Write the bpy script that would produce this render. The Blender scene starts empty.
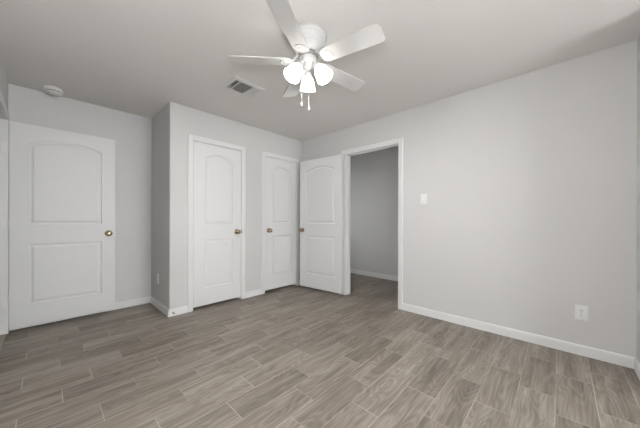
import bpy, bmesh, math, random
from mathutils import Vector, Matrix

S = bpy.context.scene
COL = S.collection
PI = math.pi

# ------------------------------------------------------------------ camera
YAW, ROLL, FPX = 0.8173, 0.0020, 256.04
cam_d = bpy.data.cameras.new('camera')
cam_d.sensor_width = 36.0
cam_d.lens = FPX * 36.0 / 640.0
cam_d.shift_y = 5.83 / 640.0
cam_d.clip_start = 0.02
cam = bpy.data.objects.new('camera', cam_d)
COL.objects.link(cam)
_r = Vector((math.cos(YAW), -math.sin(YAW), 0))
_u = Vector((0, 0, 1))
_f = Vector((math.sin(YAW), math.cos(YAW), 0))
_r2 = _r * math.cos(ROLL) + _u * math.sin(ROLL)
_u2 = _u * math.cos(ROLL) - _r * math.sin(ROLL)
cam.matrix_world = Matrix(((_r2.x, _u2.x, -_f.x, 0.0),
                           (_r2.y, _u2.y, -_f.y, 0.0),
                           (_r2.z, _u2.z, -_f.z, 1.1001),
                           (0, 0, 0, 1)))
S.camera = cam

# ------------------------------------------------------------------ world, light, exposure
S.view_settings.view_transform = 'Standard'
S.view_settings.look = 'None'
S.view_settings.gamma = 1.0
S.view_settings.exposure = 0.12

world = bpy.data.worlds.new('world')
S.world = world
world.use_nodes = True
bg = world.node_tree.nodes['Background']
bg.inputs[0].default_value = (0.96, 0.98, 1.0, 1)       # overcast daylight outside the added windows
bg.inputs[1].default_value = 13.6

FLASH_POWER = 72.0
LAMP_STRENGTH = 5.0
LAMP_POWER = 21.0

# the photographer's flash, just above the lens (its shadows are behind the fan blades)
fl_d = bpy.data.lights.new('camera_flash', 'SPOT')
fl_d.energy = FLASH_POWER
fl_d.color = (1.0, 1.0, 0.995)
fl_d.shadow_soft_size = 0.07
fl_d.spot_size = math.radians(176)
fl_d.spot_blend = 0.6
fl = bpy.data.objects.new('camera_flash', fl_d)
fl.location = (-0.02, 0.02, 1.40)
fl.rotation_euler = Vector((0.72, 0.70, 0.02)).to_track_quat('-Z', 'Y').to_euler()
COL.objects.link(fl)

# ------------------------------------------------------------------ dimensions
H = 2.44
XR, YC, YB, XJ, XL, YN = 2.988, 3.226, 3.966, 0.949, -0.263, -0.413
TH = 0.115
YF, XS = -3.0, 2.55      # room extended behind the camera, past a wall stub, to even the light
HALLX = 4.32
DH = 2.052            # height of the door openings

# ------------------------------------------------------------------ helpers
def link(o, parent=None):
    COL.objects.link(o)
    if parent is not None:
        o.parent = parent
    return o

def obj(name, bm, m, parent=None, smooth=None):
    bmesh.ops.recalc_face_normals(bm, faces=bm.faces)
    me = bpy.data.meshes.new(name)
    bm.to_mesh(me)
    bm.free()
    me.materials.append(m)
    if smooth is not None:
        for p in me.polygons:
            p.use_smooth = True
        try:
            me.set_sharp_from_angle(angle=math.radians(smooth))
        except Exception:
            pass
    return link(bpy.data.objects.new(name, me), parent)

def tag(o, label, cat, group=None, kind=None):
    o['label'] = label
    o['category'] = cat
    if group:
        o['group'] = group
    if kind:
        o['kind'] = kind
    return o

def empty(name, loc):
    o = bpy.data.objects.new(name, None)
    o.location = loc
    o.empty_display_size = 0.1
    return link(o)

def bx(bm, x0, x1, y0, y1, z0, z1):
    vs = [bm.verts.new(p) for p in ((x0, y0, z0), (x1, y0, z0), (x1, y1, z0), (x0, y1, z0),
                                    (x0, y0, z1), (x1, y0, z1), (x1, y1, z1), (x0, y1, z1))]
    for f in ((0, 3, 2, 1), (4, 5, 6, 7), (0, 1, 5, 4), (1, 2, 6, 5), (2, 3, 7, 6), (3, 0, 4, 7)):
        bm.faces.new([vs[i] for i in f])
    return vs

def bevel_box(dx, dy, dz, r=0.003, seg=2, c=(0, 0, 0)):
    bm = bmesh.new()
    bx(bm, c[0] - dx / 2, c[0] + dx / 2, c[1] - dy / 2, c[1] + dy / 2, c[2] - dz / 2, c[2] + dz / 2)
    bmesh.ops.bevel(bm, geom=bm.edges[:], offset=r, segments=seg, profile=0.5, affect='EDGES')
    return bm

def prism(bm, pts, z0, z1):
    """outline in XY extruded from z0 to z1"""
    a = [bm.verts.new((x, y, z0)) for x, y in pts]
    b = [bm.verts.new((x, y, z1)) for x, y in pts]
    n = len(pts)
    bm.faces.new(a[::-1])
    bm.faces.new(b)
    for i in range(n):
        bm.faces.new((a[i], a[(i + 1) % n], b[(i + 1) % n], b[i]))

def lathe(bm, prof, n=32, mat=None, cap=True):
    """prof: (radius, z) pairs round the Z axis, then moved by mat"""
    rings = []
    for r, z in prof:
        if r < 1e-6:
            rings.append([bm.verts.new((0, 0, z))])
        else:
            rings.append([bm.verts.new((r * math.cos(2 * PI * k / n), r * math.sin(2 * PI * k / n), z)) for k in range(n)])
    for A, B in zip(rings, rings[1:]):
        if len(A) == 1 and len(B) == 1:
            continue
        for k in range(n):
            k2 = (k + 1) % n
            if len(A) == 1:
                bm.faces.new((A[0], B[k], B[k2]))
            elif len(B) == 1:
                bm.faces.new((A[k], A[k2], B[0]))
            else:
                bm.faces.new((A[k], A[k2], B[k2], B[k]))
    if cap:
        for Rg in (rings[0], rings[-1]):
            if len(Rg) > 1:
                bm.faces.new(Rg)
    vs = [v for Rg in rings for v in Rg]
    if mat is not None:
        bmesh.ops.transform(bm, matrix=mat, verts=vs)
    return vs

def tube(bm, pts, r, n=10):
    pts = [Vector(p) for p in pts]
    rings = []
    ref = None
    for i, p in enumerate(pts):
        t = (pts[min(i + 1, len(pts) - 1)] - pts[max(i - 1, 0)]).normalized()
        if ref is None:
            ref = t.orthogonal().normalized()
        ref = (ref - t * ref.dot(t)).normalized()
        b = t.cross(ref)
        rr = r[i] if isinstance(r, (list, tuple)) else r
        rings.append([bm.verts.new(p + (ref * math.cos(2 * PI * k / n) + b * math.sin(2 * PI * k / n)) * rr) for k in range(n)])
    for A, B in zip(rings, rings[1:]):
        for k in range(n):
            bm.faces.new((A[k], A[(k + 1) % n], B[(k + 1) % n], B[k]))
    bm.faces.new(rings[0][::-1])
    bm.faces.new(rings[-1])

def sweep(bm, path, prof, place):
    """mitred run of a moulding. path: 2-D points; prof: closed (offset to the left of the path, height)
    outline; place(x, y, h) -> 3-D point"""
    P = [Vector(p) for p in path]
    n = len(P)
    rings = []
    for i in range(n):
        ns = []
        if i > 0:
            d = (P[i] - P[i - 1]).normalized()
            ns.append(Vector((-d.y, d.x)))
        if i < n - 1:
            d = (P[i + 1] - P[i]).normalized()
            ns.append(Vector((-d.y, d.x)))
        m = ns[0] if len(ns) == 1 else (ns[0] + ns[1]) / (1 + ns[0].dot(ns[1]))
        rings.append([bm.verts.new(place(P[i].x + m.x * a, P[i].y + m.y * a, b)) for a, b in prof])
    k = len(prof)
    for A, B in zip(rings, rings[1:]):
        for j in range(k):
            bm.faces.new((A[j], A[(j + 1) % k], B[(j + 1) % k], B[j]))
    bm.faces.new(rings[0])
    bm.faces.new(rings[-1][::-1])

# ------------------------------------------------------------------ materials
def srgb(r, g, b):
    f = lambda c: (c / 255) / 12.92 if c <= 10 else (((c / 255) + 0.055) / 1.055) ** 2.4
    return (f(r), f(g), f(b), 1.0)

def new_mat(name):
    m = bpy.data.materials.new(name)
    m.use_nodes = True
    return m, m.node_tree, m.node_tree.nodes['Principled BSDF']

def paint(name, col, rough=0.6, bump=0.0, scale=180.0, vary=0.015, metal=0.0, spec=0.4):
    m, t, p = new_mat(name)
    tc = t.nodes.new('ShaderNodeTexCoord')
    nz = t.nodes.new('ShaderNodeTexNoise')
    nz.inputs['Scale'].default_value = scale
    nz.inputs['Detail'].default_value = 2.0
    t.links.new(tc.outputs['Object'], nz.inputs['Vector'])
    n2 = t.nodes.new('ShaderNodeTexNoise')
    n2.inputs['Scale'].default_value = 2.3
    t.links.new(tc.outputs['Object'], n2.inputs['Vector'])
    hs = t.nodes.new('ShaderNodeHueSaturation')
    hs.inputs['Color'].default_value = col
    mr = t.nodes.new('ShaderNodeMapRange')
    mr.inputs['To Min'].default_value = 1 - vary
    mr.inputs['To Max'].default_value = 1 + vary
    t.links.new(n2.outputs['Fac'], mr.inputs['Value'])
    t.links.new(mr.outputs['Result'], hs.inputs['Value'])
    t.links.new(hs.outputs['Color'], p.inputs['Base Color'])
    p.inputs['Roughness'].default_value = rough
    p.inputs['Metallic'].default_value = metal
    p.inputs['Specular IOR Level'].default_value = spec
    if bump > 0:
        b = t.nodes.new('ShaderNodeBump')
        b.inputs['Strength'].default_value = bump
        b.inputs['Distance'].default_value = 0.002
        t.links.new(nz.outputs['Fac'], b.inputs['Height'])
        t.links.new(b.outputs['Normal'], p.inputs['Normal'])
    return m

M_WALL = paint('wall_paint', srgb(204, 203, 202), 0.75, 0.25, 160)
M_CEIL = paint('ceiling_paint', srgb(223, 220, 217), 0.85, 0.3, 120)
M_TRIM = paint('trim_paint', srgb(222, 222, 222), 0.45, 0.0, vary=0.006)
M_DOOR = paint('door_paint', srgb(221, 221, 221), 0.5, 0.04, 90, vary=0.006)
M_FAN = paint('fan_white_enamel', srgb(198, 198, 197), 0.35, 0.0, vary=0.004)
M_BLADE = paint('fan_blade_laminate', srgb(199, 198, 196), 0.45, 0.03, 60, vary=0.01)
M_PLASTIC = paint('white_plastic', srgb(228, 228, 226), 0.35, 0.0, vary=0.004)
M_SLOT = paint('dark_slot', srgb(40, 38, 36), 0.7, 0.0)
M_DUCT = paint('duct_inside', srgb(70, 68, 66), 0.8, 0.0)
M_VENT = paint('vent_enamel', srgb(214, 213, 211), 0.45, 0.0, vary=0.004)
M_BRASS = paint('brass', srgb(196, 178, 148), 0.24, 0.0, vary=0.02, metal=1.0)
M_NICKEL = paint('aged_nickel', srgb(172, 156, 130), 0.27, 0.0, vary=0.03, metal=1.0)
M_STEEL = paint('steel', srgb(160, 158, 155), 0.35, 0.0, vary=0.02, metal=1.0)
M_GREYRING = paint('grey_ring', srgb(150, 149, 147), 0.4, 0.0)
M_RUBBER = paint('grey_rubber', srgb(150, 148, 146), 0.7, 0.0)
M_STRIP = paint('threshold_strip', srgb(168, 160, 148), 0.5, 0.05, 60)

def glow(name, col, strength):
    m, t, p = new_mat(name)
    p.inputs['Base Color'].default_value = (0.9, 0.9, 0.88, 1)
    p.inputs['Roughness'].default_value = 0.4
    tc = t.nodes.new('ShaderNodeTexCoord')
    nz = t.nodes.new('ShaderNodeTexNoise')
    nz.inputs['Scale'].default_value = 30
    t.links.new(tc.outputs['Object'], nz.inputs['Vector'])
    mr = t.nodes.new('ShaderNodeMapRange')
    mr.inputs['To Min'].default_value = strength * 0.95
    mr.inputs['To Max'].default_value = strength * 1.05
    t.links.new(nz.outputs['Fac'], mr.inputs['Value'])
    p.inputs['Emission Color'].default_value = col
    t.links.new(mr.outputs['Result'], p.inputs['Emission Strength'])
    return m

M_SHADE = glow('lit_frosted_glass', (1.0, 0.97, 0.92, 1), LAMP_STRENGTH)
M_BULB = glow('lit_bulb', (1.0, 0.95, 0.88, 1), LAMP_STRENGTH * 1.5)

def glass_mat():
    m, t, p = new_mat('window_glass')
    p.inputs['Base Color'].default_value = (1, 1, 1, 1)
    p.inputs['Roughness'].default_value = 0.0
    p.inputs['Transmission Weight'].default_value = 1.0
    p.inputs['IOR'].default_value = 1.02
    return m
M_GLASS = glass_mat()

def floor_mat():
    m, t, p = new_mat('wood_look_tile')
    N, L = t.nodes, t.links
    def math_(op, a, b=None, c=None):
        n = N.new('ShaderNodeMath')
        n.operation = op
        for i, v in enumerate((a, b, c)):
            if v is None:
                continue
            if isinstance(v, (int, float)):
                n.inputs[i].default_value = v
            else:
                L.new(v, n.inputs[i])
        return n.outputs[0]
    def comb(x, y, z):
        n = N.new('ShaderNodeCombineXYZ')
        for i, v in enumerate((x, y, z)):
            if isinstance(v, (int, float)):
                n.inputs[i].default_value = v
            else:
                L.new(v, n.inputs[i])
        return n.outputs[0]
    def noise(vec, scale, detail, rough=0.5, dist=0.0):
        n = N.new('ShaderNodeTexNoise')
        n.inputs['Scale'].default_value = scale
        n.inputs['Detail'].default_value = detail
        n.inputs['Roughness'].default_value = rough
        n.inputs['Distortion'].default_value = dist
        L.new(vec, n.inputs['Vector'])
        return n.outputs['Fac']
    def ramp(fac, stops):
        n = N.new('ShaderNodeValToRGB')
        e = n.color_ramp.elements
        while len(e) < len(stops):
            e.new(0.5)
        for el, (pos, c) in zip(e, stops):
            el.position = pos
            el.color = c
        L.new(fac, n.inputs['Fac'])
        return n.outputs['Color']
    def smooth(v, lo, hi, a=0.0, b=1.0):
        n = N.new('ShaderNodeMapRange')
        n.interpolation_type = 'SMOOTHSTEP'
        L.new(v, n.inputs['Value'])
        n.inputs['From Min'].default_value = lo
        n.inputs['From Max'].default_value = hi
        n.inputs['To Min'].default_value = a
        n.inputs['To Max'].default_value = b
        return n.outputs['Result']
    tc = N.new('ShaderNodeTexCoord')
    sp = N.new('ShaderNodeSeparateXYZ')
    L.new(tc.outputs['Object'], sp.inputs[0])
    X, Y = sp.outputs[0], sp.outputs[1]
    PW, PL = 0.1798, 0.523
    yy = math_('ADD', math_('DIVIDE', math_('ADD', Y, 0.25), PW), 0.5)
    row = math_('FLOOR', yy)
    fy = math_('FRACT', yy)
    mod = math_('SUBTRACT', row, math_('MULTIPLY', math_('FLOOR', math_('DIVIDE', math_('ADD', row, 0.25), 3.0)), 3.0))
    is1 = math_('COMPARE', mod, 1.0, 0.3)
    is2 = math_('COMPARE', mod, 2.0, 0.3)
    shift = math_('ADD', 0.217, math_('ADD', math_('MULTIPLY', is1, 0.194), math_('ADD', math_('MULTIPLY', is2, -0.150), math_('MULTIPLY', math_('COMPARE', row, 0.0, 0.3), -0.137))))
    xx = math_('DIVIDE', math_('SUBTRACT', X, shift), PL)
    colm = math_('FLOOR', xx)
    fx = math_('FRACT', xx)
    ey = math_('MULTIPLY', math_('MINIMUM', fy, math_('SUBTRACT', 1.0, fy)), PW)
    ex = math_('MULTIPLY', math_('MINIMUM', fx, math_('SUBTRACT', 1.0, fx)), PL)
    edge = math_('MINIMUM', ex, ey)
    grout = smooth(edge, 0.0012, 0.0030, 1.0, 0.0)
    worn = smooth(noise(comb(X, Y, 3.0), 2.6, 2.0), 0.36, 0.62, 0.35, 1.0)
    grout = math_('MULTIPLY', grout, worn)
    wn = N.new('ShaderNodeTexWhiteNoise')
    wn.noise_dimensions = '2D'
    L.new(comb(colm, row, 0.0), wn.inputs['Vector'])
    rnd = wn.outputs['Value']
    sr = N.new('ShaderNodeSeparateColor')
    L.new(wn.outputs['Color'], sr.inputs[0])
    r2, r3 = sr.outputs[0], sr.outputs[1]
    off = math_('MULTIPLY', rnd, 37.0)
    # cathedral figure: contour lines of a smooth field stretched along the plank
    fld = noise(comb(math_('ADD', math_('MULTIPLY', X, 1.7), off), math_('ADD', math_('MULTIPLY', Y, 10.0), math_('MULTIPLY', r2, 19.0)), off), 1.0, 1.2, 0.45, 0.25)
    rings = math_('ABSOLUTE', math_('SUBTRACT', math_('FRACT', math_('MULTIPLY', fld, 14.0)), 0.5))
    rings = smooth(rings, 0.05, 0.45)
    # fine streaks and broad tone along the plank
    streak = noise(comb(math_('ADD', math_('MULTIPLY', X, 3.0), off), math_('MULTIPLY', Y, 85.0), off), 1.0, 4.0, 0.6)
    broad = noise(comb(math_('ADD', math_('MULTIPLY', X, 1.6), off), math_('ADD', math_('MULTIPLY', Y, 14.0), off), r3), 1.0, 3.0, 0.55)
    v = math_('ADD', math_('MULTIPLY', rings, 0.10), math_('ADD', math_('MULTIPLY', streak, 0.46), math_('MULTIPLY', broad, 0.68)))
    v = math_('ADD', v, math_('MULTIPLY', math_('SUBTRACT', rnd, 0.5), 0.16))
    wood = ramp(v, [(0.35, srgb(86, 77, 68)), (0.52, srgb(114, 105, 95)), (0.68, srgb(135, 126, 116)), (0.90, srgb(164, 155, 144))])
    mx = N.new('ShaderNodeMix')
    mx.data_type = 'RGBA'
    L.new(grout, mx.inputs['Factor'])
    L.new(wood, mx.inputs['A'])
    mx.inputs['B'].default_value = srgb(176, 168, 156)
    L.new(mx.outputs['Result'], p.inputs['Base Color'])
    L.new(math_('ADD', 0.36, math_('ADD', math_('MULTIPLY', streak, 0.12), math_('MULTIPLY', grout, 0.35))), p.inputs['Roughness'])
    p.inputs['Specular IOR Level'].default_value = 0.45
    b = N.new('ShaderNodeBump')
    b.inputs['Strength'].default_value = 0.35
    b.inputs['Distance'].default_value = 0.0015
    L.new(math_('SUBTRACT', math_('MULTIPLY', streak, 0.25), grout), b.inputs['Height'])
    L.new(b.outputs['Normal'], p.inputs['Normal'])
    return m
M_FLOOR = floor_mat()

# ------------------------------------------------------------------ room shell
X0, X1, Y0, Y1 = -1.9, HALLX + TH, YF - TH, YB + TH      # outside of the shell

def struct(name, bm, m, label, cat, smooth=None):
    return tag(obj(name, bm, m, None, smooth), label, cat, kind='structure')

def slab(z0, z1):
    bm = bmesh.new()
    prism(bm, [(XL - TH, Y0), (X1, Y0), (X1, Y1), (X0, Y1), (X0, 2.62 - TH), (XL - TH, 2.62 - TH)], z0, z1)
    return bm
bm = slab(-0.1, 0.0)
struct('floor', bm, M_FLOOR, 'grey brown wood-look plank tile floor with pale grout lines', 'floor')
bm = slab(H, H + 0.1)
struct('ceiling', bm, M_CEIL, 'flat light grey painted ceiling around the white fan', 'ceiling')

def wall_x(name, y0, y1, x0, x1, holes, label, extra=None):
    """wall running along X between y0 and y1; holes (xa, xb, za, zb)"""
    bm = bmesh.new()
    cur = x0
    for xa, xb, za, zb in sorted(holes):
        bx(bm, cur, xa, y0, y1, 0, H)
        if za > 0:
            bx(bm, xa, xb, y0, y1, 0, za)
        bx(bm, xa, xb, y0, y1, zb, H)
        cur = xb
    bx(bm, cur, x1, y0, y1, 0, H)
    if extra:
        extra(bm)
    return struct(name, bm, M_WALL, label, 'wall')

def wall_y(name, x0, x1, y0, y1, holes, label):
    bm = bmesh.new()
    cur = y0
    for ya, yb, za, zb in sorted(holes):
        bx(bm, x0, x1, cur, ya, 0, H)
        if za > 0:
            bx(bm, x0, x1, ya, yb, 0, za)
        bx(bm, x0, x1, ya, yb, zb, H)
        cur = yb
    bx(bm, x0, x1, cur, y1, 0, H)
    return struct(name, bm, M_WALL, label, 'wall')

# openings (finished size between the jambs) and the jamb thickness around them
JT = 0.018
C1 = (1.2055, 1.8395)       # first closet door
C2 = (2.2365, 2.8555)       # second closet door
RD = (1.470, 2.287)         # doorway in the right wall
LD = (3.042, 3.862)         # doorway in the left wall
ADDED_WIN = (0.25, 2.05, 0.75, 2.08)  # unseen window added in the rear wall to light the room evenly
ADDED_HWIN = (3.35, 3.85, 0.85, 1.60)  # unseen window added at the end of the hall to brighten its wall

wall_x('wall_recess', YB, YB + TH, X0, X1, [ADDED_HWIN], 'pale grey wall at the back of the recess behind the wide open door')
wall_x('wall_front', YF - TH, YF, XL - TH, X1, [ADDED_WIN], 'pale grey unseen wall set far behind the camera, with an added window')
bm = bmesh.new()
bx(bm, XS, X1, YN - TH, YN, 0, H); bx(bm, XS, XS + TH, YF, YN - TH, 0, H)
struct('wall_stub', bm, M_WALL, 'pale grey wall meeting the right wall at its near corner', 'wall')
wall_x('wall_back', YC, YC + TH, 1.10, XR + TH, [(C1[0] - JT, C1[1] + JT, 0, DH + JT), (C2[0] - JT, C2[1] + JT, 0, DH + JT)],
       'pale grey closet wall holding the two narrow closed doors')
wall_y('wall_right', XR, XR + TH, YN, YC, [(RD[0] - JT, RD[1] + JT, 0, DH + JT)],
       'long pale grey right wall with the doorway, switch and outlet')
wall_y('wall_left', XL - TH, XL, YF, YB, [(LD[0] - JT, LD[1] + JT, 0, DH + JT)],
       'pale grey left wall seen edge-on beside the wide open door')
wall_y('wall_hall', HALLX, HALLX + TH, YN, YB, [], 'grey hallway wall seen through the open doorway')
wall_y('wall_side', X0, X0 + TH, 2.62, YB, [], 'wall of the small room beyond the left doorway')
wall_x('wall_partition', 2.62 - TH, 2.62, X0, XL - TH, [], 'near wall of the small room beyond the left doorway')
# the return of the closet wall, with a softly rounded outside corner
bm = bmesh.new()
rr = 0.012
arc = [(XJ + rr - rr * math.cos(a), YC + rr - rr * math.sin(a)) for a in [PI / 2 * k / 5 for k in range(6)]]
prism(bm, arc + [(1.10, YC), (1.10, YC + TH), (XJ + TH, YC + TH), (XJ + TH, YB), (XJ, YB)], 0, H)
struct('wall_return', bm, M_WALL, 'short shaded grey wall between the recess and the closet wall', 'wall', 30)

# ------------------------------------------------------------------ baseboards
BH = 0.083
BASE = [(0, 0), (0.0135, 0), (0.0135, BH - 0.016), (0.011, BH - 0.007), (0.0065, BH - 0.001), (0.003, BH), (0, BH)]
def baseboard(name, path, label):
    bm = bmesh.new()
    sweep(bm, path, BASE, lambda x, y, h: (x, y, h))
    return struct(name, bm, M_TRIM, label, 'baseboard')

CW, CT = 0.059, 0.014     # casing width and thickness
RV = 0.005                # reveal
baseboard('baseboard_right', [(XS, YF), (XS, YN), (XR, YN), (XR, RD[0] - RV - CW)], 'long white baseboard under the switch and outlet on the right wall')
baseboard('baseboard_corner', [(XR, RD[1] + RV + CW), (XR, YC), (C2[1] + RV + CW, YC)], 'short white baseboard behind the open door in the far corner')
baseboard('baseboard_back', [(C2[0] - RV - CW, YC), (C1[1] + RV + CW, YC)], 'short white baseboard between the two closed closet doors')
baseboard('baseboard_recess', [(C1[0] - RV - CW, YC), (XJ, YC), (XJ, YB), (XL, YB), (XL, LD[1] + RV + CW)],
          'white baseboard wrapping the wall corner into the recess')
baseboard('baseboard_left', [(XL, LD[0] - RV - CW), (XL, YF), (XS, YF)], 'white baseboard along the left wall behind the camera')
baseboard('baseboard_hall', [(HALLX, YN), (HALLX, YB)], 'white baseboard along the hallway wall through the doorway')

# ------------------------------------------------------------------ door casings with jambs
CAS = [(0, 0), (0, 0.007), (0.004, 0.0095), (0.014, 0.0105), (0.034, 0.0125), (0.050, CT), (0.056, CT - 0.0015), (CW, CT - 0.005), (CW, 0)]
def casing(name, a, b, place, label, back=True, stop_at=0.045, depth=TH):
    """place(u, v, d): u along the wall, v up, d out of the wall towards the room (negative: into it)"""
    bm = bmesh.new()
    pa, pb = a - RV, b + RV
    sweep(bm, [(pa, 0), (pa, DH + RV), (pb, DH + RV), (pb, 0)], CAS, lambda x, y, h: place(x, y, h))
    if back:
        sweep(bm, [(pa, 0), (pa, DH + RV), (pb, DH + RV), (pb, 0)], CAS, lambda x, y, h: place(x, y, -depth - h))
    o = struct(name, bm, M_TRIM, label, 'door frame')
    bm = bmesh.new()
    sweep(bm, [(a, 0), (a, DH), (b, DH), (b, 0)], [(0, 0.0), (0, -depth), (JT, -depth), (JT, 0.0)], lambda x, y, h: place(x, y, h))
    obj('jamb', bm, M_TRIM, o)
    bm = bmesh.new()
    s = 0.011
    sweep(bm, [(a + s, 0), (a + s, DH - s), (b - s, DH - s), (b - s, 0)], [(0, -stop_at), (0, -stop_at - 0.034), (s, -stop_at - 0.034), (s, -stop_at)],
          lambda x, y, h: place(x, y, h))
    obj('stop_strip', bm, M_TRIM, o)
    return o

t1 = casing('trim_1', C1[0], C1[1], lambda u, v, d: (u, YC - d, v), 'white casing around the closed closet door nearer the recess', back=False)
t2 = casing('trim_2', C2[0], C2[1], lambda u, v, d: (u, YC - d, v), 'white casing around the closed closet door in the far corner', back=False)
t3 = casing('trim_3', RD[0], RD[1], lambda u, v, d: (XR - d, u, v), 'white casing and jambs of the open doorway in the right wall')
t4 = casing('trim_4', LD[0], LD[1], lambda u, v, d: (XL + d, u, v), 'white jamb at the far left beside the wide open door')
# strike plates
for par, xe in ((t1, C1[1]),):
    bm = bmesh.new(); bx(bm, xe - 0.003, xe + 0.004, YC - 0.0165, YC - 0.0005, 0.909, 0.965)
    obj('strike_plate', bm, M_NICKEL, par)
for par, bxs in ((t3, (XR + 0.005, XR + 0.035, RD[0], RD[0] + 0.0015, 0.905, 0.965)),
                 (t4, (XL - 0.035, XL - 0.005, LD[0], LD[0] + 0.0015, 0.905, 0.965))):
    bm = bmesh.new(); bx(bm, *bxs)
    obj('strike_plate', bm, M_BRASS, par)
# threshold under the left doorway
bm = bevel_box(0.05, LD[1] - LD[0] - 0.004, 0.006, 0.002, 1, (XL - 0.027, (LD[0] + LD[1]) / 2, 0.003))
struct('trim_5', bm, M_STRIP, 'pale threshold strip on the floor at the far left doorway', 'threshold')

# ------------------------------------------------------------------ doors
DT = 0.035
def panel_outline(xa, xb, za, zb, rise, n):
    """closed outline, bottom-left first; its top is an arc of n segments rising by `rise`"""
    pts = [(xa, za), (xb, za)]
    for k in range(n + 1):
        s = k / n
        x = xb + (xa - xb) * s
        pts.append((x, zb + rise * (1 - (2 * s - 1) ** 2)))
    return pts

def door_leaf_bm(W, HT):
    """moulded two-panel leaf: x 0..W, y 0..DT, z 0..HT; both faces moulded; the upper panel arched"""
    bm = bmesh.new()
    st = 0.122
    xa, xb = st, W - st
    rows = [(0.214, 0.814, 0.0), (1.012, 1.830, 0.062)]
    n = 18
    steps = [(0.0, 0.0), (0.0025, 0.006), (0.007, 0.0105), (0.016, 0.0115), (0.024, 0.0105), (0.033, 0.0060), (0.0345, 0.0025), (0.040, 0.0020)]
    for yf, sg in ((0.0, 1), (DT, -1)):
        V = lambda x, z, d=0.0: bm.verts.new((x, yf + sg * d, z))
        def quad(*p):
            bm.faces.new([V(*q) for q in p])
        # stiles and rails round the panels
        quad((0, 0), (xa, 0), (xa, HT), (0, HT))
        quad((xb, 0), (W, 0), (W, HT), (xb, HT))
        quad((xa, 0), (xb, 0), (xb, rows[0][0]), (xa, rows[0][0]))
        quad((xa, rows[0][1]), (xb, rows[0][1]), (xb, rows[1][0]), (xa, rows[1][0]))
        top = panel_outline(xa, xb, rows[1][0], rows[1][1], rows[1][2], n)[2:]
        for (ax, az), (bx_, bz) in zip(top, top[1:]):
            quad((ax, az), (ax, HT), (bx_, HT), (bx_, bz))
        for za, zb, rise in rows:
            loops = []
            for ins, dep in steps:
                pts = panel_outline(xa + ins, xb - ins, za + ins, zb - ins, rise, n)
                loops.append([V(x, z, dep) for x, z in pts])
            for A, B in zip(loops, loops[1:]):
                k = len(A)
                for i in range(k):
                    bm.faces.new((A[i], A[(i + 1) % k], B[(i + 1) % k], B[i]))
            bm.faces.new(loops[-1])
    for q in (((0, 0), (0, HT)), ((W, 0), (W, HT))):
        (x0, z0), (x1, z1) = q
        bm.faces.new([bm.verts.new(p) for p in ((x0, 0, z0), (x0, DT, z0), (x1, DT, z1), (x1, 0, z1))])
    for z in (0, HT):
        bm.faces.new([bm.verts.new(p) for p in ((0, 0, z), (W, 0, z), (W, DT, z), (0, DT, z))])
    bmesh.ops.remove_doubles(bm, verts=bm.verts[:], dist=1e-5)
    return bm

def knob_bm():
    """door knob on a round rose, axis along -Y, rose at y = 0"""
    bm = bmesh.new()
    prof = [(0.0, 0.0), (0.032, 0.0), (0.032, 0.003), (0.029, 0.007), (0.018, 0.010), (0.0125, 0.013), (0.0115, 0.030), (0.016, 0.036),
            (0.024, 0.041), (0.0275, 0.048), (0.0275, 0.054), (0.024, 0.061), (0.016, 0.0655), (0.006, 0.0672), (0.0, 0.0675)]
    prof = [(r * 1.1, z) for r, z in prof]
    lathe(bm, prof, 28, Matrix.Rotation(PI / 2, 4, 'X'), cap=False)
    return bm

def hinge_bm(leaf_dir):
    """hinge knuckle standing on the pin at the origin, with a leaf lying along leaf_dir (2-D)"""
    bm = bmesh.new()
    for k in range(3):
        z = -0.045 + k * 0.0303
        lathe(bm, [(0.0, z), (0.0062, z), (0.0062, z + 0.0285), (0.0, z + 0.0285)], 14, None, cap=False)
    lathe(bm, [(0.0, 0.0455), (0.005, 0.0455), (0.004, 0.050), (0.0, 0.052)], 12, None, cap=False)
    if leaf_dir:
        d = Vector((leaf_dir[0], leaf_dir[1], 0)).normalized()
        nrm = Vector((-d.y, d.x, 0))
        ps = []
        for s, tt in ((0.004, -0.0012), (0.036, -0.0012), (0.036, 0.0012), (0.004, 0.0012)):
            ps.append(d * s + nrm * tt)
        prism(bm, [(p.x, p.y) for p in ps], -0.045, 0.045)
    return bm

def make_door(name, W, HT, hinge_xy, angle, flip, knob_mat, label, latch_edge=True, hinge_leaf=None, z0=0.022):
    """leaf hinged at x = 0 of its own frame; local y = 0 face looks along local -Y; flip mirrors x"""
    bm = door_leaf_bm(W, HT)
    if flip:
        bmesh.ops.scale(bm, vec=(-1, 1, 1), verts=bm.verts[:])
    d = struct(name, bm, M_DOOR, label, 'door')
    d.location = (hinge_xy[0], hinge_xy[1], z0)
    d.rotation_euler = (0, 0, angle)
    s = -1 if flip else 1
    kz = 0.937 - z0
    for face in (0, 1):
        kb = knob_bm()
        if face:
            bmesh.ops.rotate(kb, cent=(0, 0, 0), matrix=Matrix.Rotation(PI, 3, 'Z'), verts=kb.verts[:])
        k = obj('knob', kb, knob_mat, d, 40)
        k.location = (s * (W - 0.062), DT if face else 0.0, kz)
    bm = bmesh.new()
    bx(bm, *sorted((s * W, s * (W + 0.0012))), DT / 2 - 0.0125, DT / 2 + 0.0125, kz - 0.028, kz + 0.028)
    lp = obj('latch_plate', bm, knob_mat, d)
    return d

def add_hinges(door, pin_local, leaf=None, mat=None):
    for z in (0.28, 1.02, 1.755):
        h = obj('hinge', hinge_bm(leaf), mat or M_TRIM, door, 40)
        h.location = (pin_local[0], pin_local[1], z)

GAP = 0.003
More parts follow.
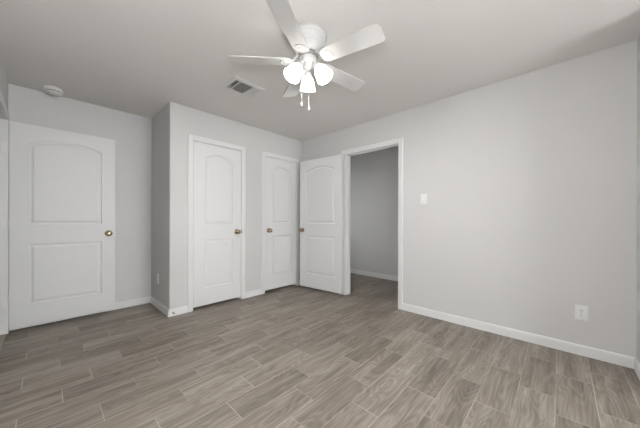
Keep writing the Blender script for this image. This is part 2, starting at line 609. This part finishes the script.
# wide open door at the far left, swung 90 degrees into the recess
d1 = make_door('door_1', 0.806, 2.012, (XL + 0.013, LD[1] + 0.004), 0.0, False, M_BRASS,
               'wide white two-panel door standing open at the far left', z0=0.035)
add_hinges(d1, (-0.0075, -0.006), (-1, 0.05), M_PLASTIC)
# closed closet doors, flush with their jambs
d2 = make_door('door_2', C1[1] - C1[0] - 2 * GAP, 2.014, (C1[0] + GAP, YC + 0.002), 0.0, False, M_NICKEL,
               'narrow closed white closet door nearer the recess, knob on its right', z0=0.034)
add_hinges(d2, (-0.002, -0.006))
d3 = make_door('door_3', C2[1] - C2[0] - 2 * GAP, 2.014, (C2[1] - GAP, YC + 0.002), 0.0, True, M_NICKEL,
               'narrow closed white closet door in the far corner, knob on its left', z0=0.034)
add_hinges(d3, (0.002, -0.006))
# doorway door, folded back almost flat against the right wall
ANG = math.radians(90 + 6.0)
d4 = make_door('door_4', 0.808, 2.010, (XR - 0.0115 - DT - 0.004, RD[1] + 0.006), ANG, False, M_NICKEL,
               'white two-panel door of the doorway folded back against the right wall', z0=0.034)
# its own frame: x runs up the wall, local -Y faces the room
add_hinges(d4, (-0.001, DT + 0.006))

# ------------------------------------------------------------------ unseen windows added as daylight sources behind the camera and at the hallway end
def window(name, a, b, z0, z1, place, centre, inward, label):
    """place(u, d, z): u along the wall, d into the wall from the room face"""
    bm = bmesh.new()
    zm = (z0 + z1) / 2
    for ua, ub, za, zb in ((a, a + 0.05, z0, z1), (b - 0.05, b, z0, z1), (a + 0.05, b - 0.05, z0, z0 + 0.05),
                           (a + 0.05, b - 0.05, z1 - 0.05, z1), (a + 0.05, b - 0.05, zm - 0.02, zm + 0.02)):
        p, q = place(ua, 0.035, za), place(ub, 0.085, zb)
        bx(bm, min(p[0], q[0]), max(p[0], q[0]), min(p[1], q[1]), max(p[1], q[1]), za, zb)
    w = struct(name, bm, M_TRIM, label, 'window')
    bm = bmesh.new()
    p, q = place(a + 0.05, 0.058, 0), place(b - 0.05, 0.062, 0)
    bx(bm, min(p[0], q[0]), max(p[0], q[0]), min(p[1], q[1]), max(p[1], q[1]), z0 + 0.05, z1 - 0.05)
    obj('pane', bm, M_GLASS, w)
    bm = bmesh.new()
    p, q = place(a - 0.04, -0.04, 0), place(b + 0.04, 0.0, 0)
    bx(bm, min(p[0], q[0]), max(p[0], q[0]), min(p[1], q[1]), max(p[1], q[1]), z0 - 0.022, z0)
    obj('window_sill', bm, M_TRIM, w)
    pt = bpy.data.lights.new('window_portal', 'AREA')
    pt.shape = 'RECTANGLE'
    pt.size, pt.size_y = b - a, z1 - z0
    pt.cycles.is_portal = True
    po = bpy.data.objects.new('window_portal', pt)
    c = place((a + b) / 2, TH + 0.01, zm)
    po.location = c
    po.rotation_euler = Vector(inward).to_track_quat('-Z', 'Z').to_euler()
    COL.objects.link(po)
    return w
window('added_window_1', ADDED_WIN[0], ADDED_WIN[1], ADDED_WIN[2], ADDED_WIN[3], lambda u, d, z: (u, YF - d, z), None, (0, 1, 0), 'unseen white framed window added behind the camera for even light')
window('added_window_2', ADDED_HWIN[0], ADDED_HWIN[1], ADDED_HWIN[2], ADDED_HWIN[3], lambda u, d, z: (u, YB + d, z), None, (0, -1, 0), 'unseen white framed window added at the hallway end to light the hall')

# ------------------------------------------------------------------ ceiling fan
FX, FY = 1.282, 1.322
fan = empty('ceiling_fan', (FX, FY, H))
tag(fan, 'white five-blade ceiling fan with three lit frosted glass shades', 'ceiling fan')
# everything below is relative to the ceiling point: z = world z - H
bm = bmesh.new()
lathe(bm, [(0.0, 0.0), (0.104, 0.0), (0.106, -0.004), (0.108, -0.020), (0.114, -0.026), (0.128, -0.031), (0.132, -0.036), (0.1325, -0.046), (0.129, -0.052),
           (0.126, -0.054), (0.125, -0.066), (0.121, -0.078), (0.116, -0.082), (0.1155, -0.088), (0.111, -0.104), (0.106, -0.108), (0.1055, -0.113), (0.098, -0.136),
           (0.090, -0.150), (0.082, -0.154), (0.0, -0.154)], 56, None, cap=False)
obj('motor_housing', bm, M_FAN, fan, 25)
bm = bmesh.new()
lathe(bm, [(0.0, -0.154), (0.070, -0.154), (0.072, -0.158), (0.072, -0.172), (0.068, -0.176), (0.0, -0.176)], 48, None, cap=False)
obj('flywheel', bm, M_GREYRING, fan, 30)
bm = bmesh.new()
lathe(bm, [(0.0, -0.176), (0.054, -0.176), (0.060, -0.180), (0.061, -0.206), (0.057, -0.214), (0.040, -0.222), (0.034, -0.226), (0.032, -0.240), (0.024, -0.250),
           (0.009, -0.254), (0.007, -0.262), (0.0, -0.264)], 44, None, cap=False)
kit = obj('light_kit', bm, M_FAN, fan, 30)

def blade_parts(k):
    az = math.radians(-79.8 + 72 * k)
    R = Matrix.Rotation(az, 4, 'Z')
    pitch = Matrix.Translation((0, 0, -0.207)) @ Matrix.Rotation(math.radians(-12.0), 4, 'X')
    # outline along +X
    r0, r1, w0, w1 = 0.118, 0.552, 0.056, 0.066
    pts = []
    def corner(cx, cy, rad, a0, a1, n=6):
        for i in range(n + 1):
            a = a0 + (a1 - a0) * i / n
            pts.append((cx + rad * math.cos(a), cy + rad * math.sin(a)))
    c1, c0 = 0.026, 0.034
    corner(r1 - c1, -w1 + c1, c1, -PI / 2, 0)
    corner(r1 - c1, w1 - c1, c1, 0, PI / 2)
    corner(r0 + c0, w0 - c0, c0, PI / 2, PI)
    corner(r0 + c0, -w0 + c0, c0, PI, 1.5 * PI)
    bm = bmesh.new()
    prism(bm, pts, -0.003, 0.003)
    bmesh.ops.bevel(bm, geom=[e for e in bm.edges if abs(e.verts[0].co.z - e.verts[1].co.z) < 1e-6], offset=0.0015, segments=2, affect='EDGES')
    bmesh.ops.transform(bm, matrix=R @ pitch, verts=bm.verts[:])
    b = obj('blade', bm, M_BLADE, fan, 40)
    # blade iron: an arm from the flywheel spreading to a round plate below the blade
    bm = bmesh.new()
    arm = [(0.066, -0.160 - -0.0, 0.017), (0.082, -0.166, 0.015), (0.098, -0.186, 0.014), (0.112, -0.206, 0.020), (0.126, -0.2135, 0.030)]
    secs = []
    for x, z, w in arm:
        f = max(0.0, min(1.0, (x - 0.08) / 0.045))
        tl = math.tan(math.radians(-12.0)) * f
        secs.append([bm.verts.new((x, sy * w, z + sy * w * tl + dz)) for sy, dz in ((-1, -0.003), (1, -0.003), (1, 0.003), (-1, 0.003))])
    for A, B in zip(secs, secs[1:]):
        for j in range(4):
            bm.faces.new((A[j], A[(j + 1) % 4], B[(j + 1) % 4], B[j]))
    bm.faces.new(secs[0]); bm.faces.new(secs[-1][::-1])
    T = pitch @ Matrix.Translation((0.158, 0, -0.0032))
    lathe(bm, [(0.0, 0.0), (0.040, 0.0), (0.042, -0.002), (0.040, -0.006), (0.031, -0.0065), (0.028, -0.004), (0.022, -0.004), (0.018, -0.007), (0.0, -0.0085)], 28, T, cap=False)
    for a in (0, 2 * PI / 3, 4 * PI / 3):
        lathe(bm, [(0.0, -0.004), (0.004, -0.004), (0.0038, -0.0068), (0.0, -0.0078)], 10, T @ Matrix.Translation((0.0345 * math.cos(a), 0.0345 * math.sin(a), -0.0015)), cap=False)
    bmesh.ops.transform(bm, matrix=R, verts=bm.verts[:])
    obj('blade_iron', bm, M_FAN, b, 35)
for k in range(5):
    blade_parts(k)

SHADE = [(0.0205, 0.004), (0.023, 0.0), (0.029, -0.009), (0.038, -0.021), (0.0455, -0.037), (0.050, -0.054), (0.053, -0.072), (0.056, -0.088), (0.060, -0.102)]
for k, azd in enumerate((47, 167, 287)):
    az = math.radians(azd)
    tilt = math.radians(33)
    # frame with +X outwards, shade axis hanging and tilted outwards
    F = Matrix.Rotation(az, 4, 'Z') @ Matrix.Translation((0.071, 0, -0.252)) @ Matrix.Rotation(-tilt, 4, 'Y')
    bm = bmesh.new()
    Ra = Matrix.Rotation(az, 4, 'Z')
    tube(bm, [Ra @ Vector(p) for p in ((0.035, 0, -0.215), (0.052, 0, -0.220), (0.064, 0, -0.232), (0.069, 0, -0.240), (0.071, 0, -0.248))], 0.0085, 12)
    lathe(bm, [(0.0, 0.018), (0.012, 0.018), (0.022, 0.010), (0.0265, -0.002), (0.0265, -0.014), (0.0235, -0.014), (0.0, -0.012)], 24, F, cap=False)
    obj('lamp_arm', bm, M_FAN, fan, 35)
    bm = bmesh.new()
    T = F @ Matrix.Translation((0, 0, -0.012))
    inner = [(r - 0.003, z) for r, z in reversed(SHADE)]
    lathe(bm, SHADE + [(0.060 - 0.0015, -0.1035)] + inner, 36, T, cap=False)
    sh = obj('lamp_shade', bm, M_SHADE, fan, 60)
    bm = bmesh.new()
    lathe(bm, [(0.0, -0.012), (0.012, -0.014), (0.013, -0.026), (0.020, -0.038), (0.0235, -0.050), (0.020, -0.062), (0.011, -0.069), (0.0, -0.071)], 20, F, cap=False)
    obj('bulb', bm, M_BULB, sh, 60)
    ld = bpy.data.lights.new('lamp_light', 'POINT')
    ld.energy = LAMP_POWER
    ld.color = (1.0, 0.985, 0.965)
    ld.shadow_soft_size = 0.02
    lo = bpy.data.objects.new('lamp_light', ld)
    lo.location = F @ Vector((0, 0, -0.094))
    link(lo, sh)

# two pull chains
def chain(px, py, z_end):
    bm = bmesh.new()
    pts = [(px * 0.55, py * 0.55, -0.236), (px * 0.9, py * 0.9, -0.245), (px, py, -0.262), (px, py, z_end + 0.03)]
    tube(bm, pts, 0.0011, 6)
    z = -0.27
    while z > z_end + 0.03:
        bmesh.ops.create_icosphere(bm, subdivisions=1, radius=0.0021, matrix=Matrix.Translation((px, py, z)))
        z -= 0.0075
    c = obj('pull_chain', bm, M_FAN, fan, 40)
    bm = bmesh.new()
    lathe(bm, [(0.0, z_end + 0.032), (0.002, z_end + 0.031), (0.003, z_end + 0.024), (0.0050, z_end + 0.012), (0.0054, z_end + 0.006), (0.0036, z_end + 0.001), (0.0, z_end)], 14,
          Matrix.Translation((px, py, 0)), cap=False)
    obj('fob', bm, M_PLASTIC, c, 50)
chain(-0.036, 0.028, -0.525)
chain(0.004, -0.004, -0.553)

# ------------------------------------------------------------------ ceiling air vent
vx0, vx1, vy0, vy1 = 1.192, 1.524, 2.212, 2.478
vent = empty('air_vent', ((vx0 + vx1) / 2, (vy0 + vy1) / 2, H))
tag(vent, 'white louvred air vent in the ceiling between the fan and closet wall', 'air vent')
wx, wy = (vx1 - vx0) / 2, (vy1 - vy0) / 2
ix, iy = wx - 0.034, wy - 0.034
bm = bmesh.new()
sweep(bm, [(-ix, 0), (-ix, -iy), (ix, -iy), (ix, iy), (-ix, iy), (-ix, 0)], [(0, 0), (0, -0.013), (-0.004, -0.014), (-0.030, -0.008), (-0.034, -0.003), (-0.034, 0)],
      lambda x, y, h: (x, y, h))
obj('frame', bm, M_VENT, vent)
bm = bmesh.new(); bx(bm, -ix, ix, -iy, iy, -0.0015, -0.0005)
obj('duct_opening', bm, M_DUCT, vent)
d1x, d2x = -ix + 0.052, ix - 0.070
for x in (d1x, d2x):
    bm = bmesh.new()
    bx(bm, x - 0.004, x + 0.004, -iy, iy, -0.0125, -0.001)
    obj('divider', bm, M_VENT, vent)
def slat(bm, c, length, along, tilt, w=0.012):
    vs = bx(bm, -length / 2, length / 2, -w / 2, w / 2, -0.0005, 0.0005)
    M = Matrix.Translation(c) @ (Matrix.Rotation(PI / 2, 4, 'Z') if along == 'Y' else Matrix.Identity(4)) @ Matrix.Rotation(tilt, 4, 'X')
    bmesh.ops.transform(bm, matrix=M, verts=vs)
n = 5
for k in range(n):
    bm = bmesh.new()
    slat(bm, (-ix + 0.006 + (0.052 - 0.012) * k / (n - 1), 0, -0.0075), 2 * iy - 0.004, 'Y', math.radians(-52))
    obj('louver', bm, M_VENT, vent)
n = 15
for k in range(n):
    bm = bmesh.new()
    slat(bm, ((d1x + d2x) / 2, -iy + 0.008 + (2 * iy - 0.016) * k / (n - 1), -0.0075), d2x - d1x - 0.010, 'X', math.radians(48))
    obj('louver', bm, M_VENT, vent)
n = 7
for k in range(n):
    bm = bmesh.new()
    slat(bm, (d2x + 0.010 + (0.070 - 0.016) * k / (n - 1), 0, -0.0075), 2 * iy - 0.004, 'Y', math.radians(42))
    obj('louver', bm, M_VENT, vent)
bm = bevel_box(0.010, 0.026, 0.010, 0.002, 2, (-ix + 0.010, iy - 0.055, -0.017))
obj('damper_lever', bm, M_VENT, vent)

# ------------------------------------------------------------------ smoke detector
sd = empty('smoke_detector', (0.042, 3.79, H))
tag(sd, 'round white smoke detector on the ceiling above the open door', 'smoke detector')
bm = bmesh.new()
lathe(bm, [(0.0, 0.0), (0.070, 0.0), (0.071, -0.004), (0.070, -0.028), (0.066, -0.032), (0.0, -0.032)], 40, None, cap=False)
obj('base', bm, M_PLASTIC, sd, 30)
bm = bmesh.new()
lathe(bm, [(0.0, -0.032), (0.056, -0.032), (0.056, -0.040), (0.0, -0.040)], 40, None, cap=False)
obj('sensor_gap', bm, M_DUCT, sd, 30)
bm = bmesh.new()
lathe(bm, [(0.0, -0.040), (0.061, -0.040), (0.062, -0.043), (0.058, -0.052), (0.046, -0.056), (0.040, -0.0548), (0.037, -0.0565), (0.0, -0.058)], 40, None, cap=False)
obj('cover', bm, M_PLASTIC, sd, 30)
bm = bmesh.new()
lathe(bm, [(0.0, -0.055), (0.010, -0.055), (0.009, -0.0605), (0.0, -0.061)], 16, Matrix.Translation((-0.018, -0.018, 0)), cap=False)
obj('test_button', bm, M_PLASTIC, sd, 40)

# ------------------------------------------------------------------ light switch and outlets
def plate_frame(loc, rz):
    """local +X along the wall, local -Y out of the wall, Z up"""
    o = empty('x', loc)
    o.rotation_euler = (0, 0, rz)
    return o

sw = plate_frame((XR, 1.152, 1.342), -PI / 2)
sw.name = 'light_switch'
tag(sw, 'white rocker light switch on the right wall beside the doorway', 'light switch')
obj('wall_plate', bevel_box(0.074, 0.0056, 0.118, 0.0022, 3, (0, -0.0029, 0)), M_PLASTIC, sw, 40)
obj('surround', bevel_box(0.036, 0.002, 0.070, 0.0008, 1, (0, -0.0064, 0)), M_VENT, sw)
bm = bmesh.new()
prof = [(-0.006, 0.032), (-0.0085, 0.030), (-0.0078, 0.0), (-0.0125, -0.030), (-0.006, -0.032)]
a = [bm.verts.new((-0.0155, y, z)) for y, z in prof]; b = [bm.verts.new((0.0155, y, z)) for y, z in prof]
for i in range(5):
    bm.faces.new((a[i], a[(i + 1) % 5], b[(i + 1) % 5], b[i]))
bm.faces.new(a[::-1]); bm.faces.new(b)
obj('rocker', bm, M_PLASTIC, sw)
for z in (-0.0485, 0.0485):
    bm = bmesh.new()
    lathe(bm, [(0.0, 0.0), (0.0032, 0.0), (0.0028, 0.0012), (0.0, 0.0014)], 12, Matrix.Translation((0, -0.0057, z)) @ Matrix.Rotation(PI / 2, 4, 'X'), cap=False)
    obj('screw', bm, M_PLASTIC, sw, 40)

def outlet(loc, rz, label):
    o = plate_frame(loc, rz)
    o.name = 'wall_outlet'
    tag(o, label, 'outlet', 'duplex outlets low on the walls')
    obj('wall_plate', bevel_box(0.074, 0.0056, 0.120, 0.0022, 3, (0, -0.0029, 0)), M_PLASTIC, o, 40)
    for z in (-0.0195, 0.0195):
        bm = bmesh.new()
        pts = []
        for i in range(28):
            t = 2 * PI * i / 28
            pts.append((0.0172 * math.cos(t), max(-0.0135, min(0.0135, 0.0172 * math.sin(t)))))
        A = [bm.verts.new((x, -0.0055, z + q)) for x, q in pts]; B = [bm.verts.new((x * 0.97, -0.0078, z + q * 0.97)) for x, q in pts]
        for i in range(28):
            bm.faces.new((A[i], A[(i + 1) % 28], B[(i + 1) % 28], B[i]))
        bm.faces.new(B)
        s = obj('socket', bm, M_PLASTIC, o)
        bm = bmesh.new()
        bx(bm, -0.0075, -0.0053, -0.0081, -0.0076, z - 0.0015, z + 0.0075)
        bx(bm, 0.0053, 0.0075, -0.0081, -0.0076, z - 0.0005, z + 0.0065)
        lathe(bm, [(0.0, 0.0), (0.0026, 0.0), (0.0026, 0.0005), (0.0, 0.0005)], 12, Matrix.Translation((0, -0.0076, z - 0.0075)) @ Matrix.Rotation(PI / 2, 4, 'X'), cap=False)
        obj('slots', bm, M_SLOT, s)
    bm = bmesh.new()
    lathe(bm, [(0.0, 0.0), (0.0032, 0.0), (0.0028, 0.0012), (0.0, 0.0014)], 12, Matrix.Translation((0, -0.0057, 0)) @ Matrix.Rotation(PI / 2, 4, 'X'), cap=False)
    obj('screw', bm, M_STEEL, o, 40)
    return o
outlet((XR, -0.128, 0.347), -PI / 2, 'white duplex outlet low on the right wall near its near corner')
outlet((XJ, 3.662, 0.362), -PI / 2, 'white duplex outlet on the short shaded wall of the recess')

# ------------------------------------------------------------------ door stop on the baseboard
ds = empty('door_stop', (0.984, YC - 0.0135, 0.038))
tag(ds, 'small metal door stop on the baseboard at the wall corner', 'door stop')
bm = bmesh.new()
lathe(bm, [(0.0, 0.0), (0.011, 0.0), (0.010, 0.004), (0.0, 0.005)], 18, Matrix.Rotation(PI / 2, 4, 'X'), cap=False)
obj('base', bm, M_STEEL, ds, 40)
bm = bmesh.new()
pts = [(0.0055 * math.cos(2 * PI * i / 8), -0.004 - 0.030 * i / 72, 0.0055 * math.sin(2 * PI * i / 8)) for i in range(73)]
tube(bm, pts, 0.0012, 6)
obj('spring', bm, M_STEEL, ds, 60)
bm = bmesh.new()
lathe(bm, [(0.0, 0.033), (0.0075, 0.033), (0.0075, 0.042), (0.006, 0.045), (0.0, 0.045)], 16, Matrix.Rotation(PI / 2, 4, 'X'), cap=False)
obj('rubber_tip', bm, M_RUBBER, ds, 40)
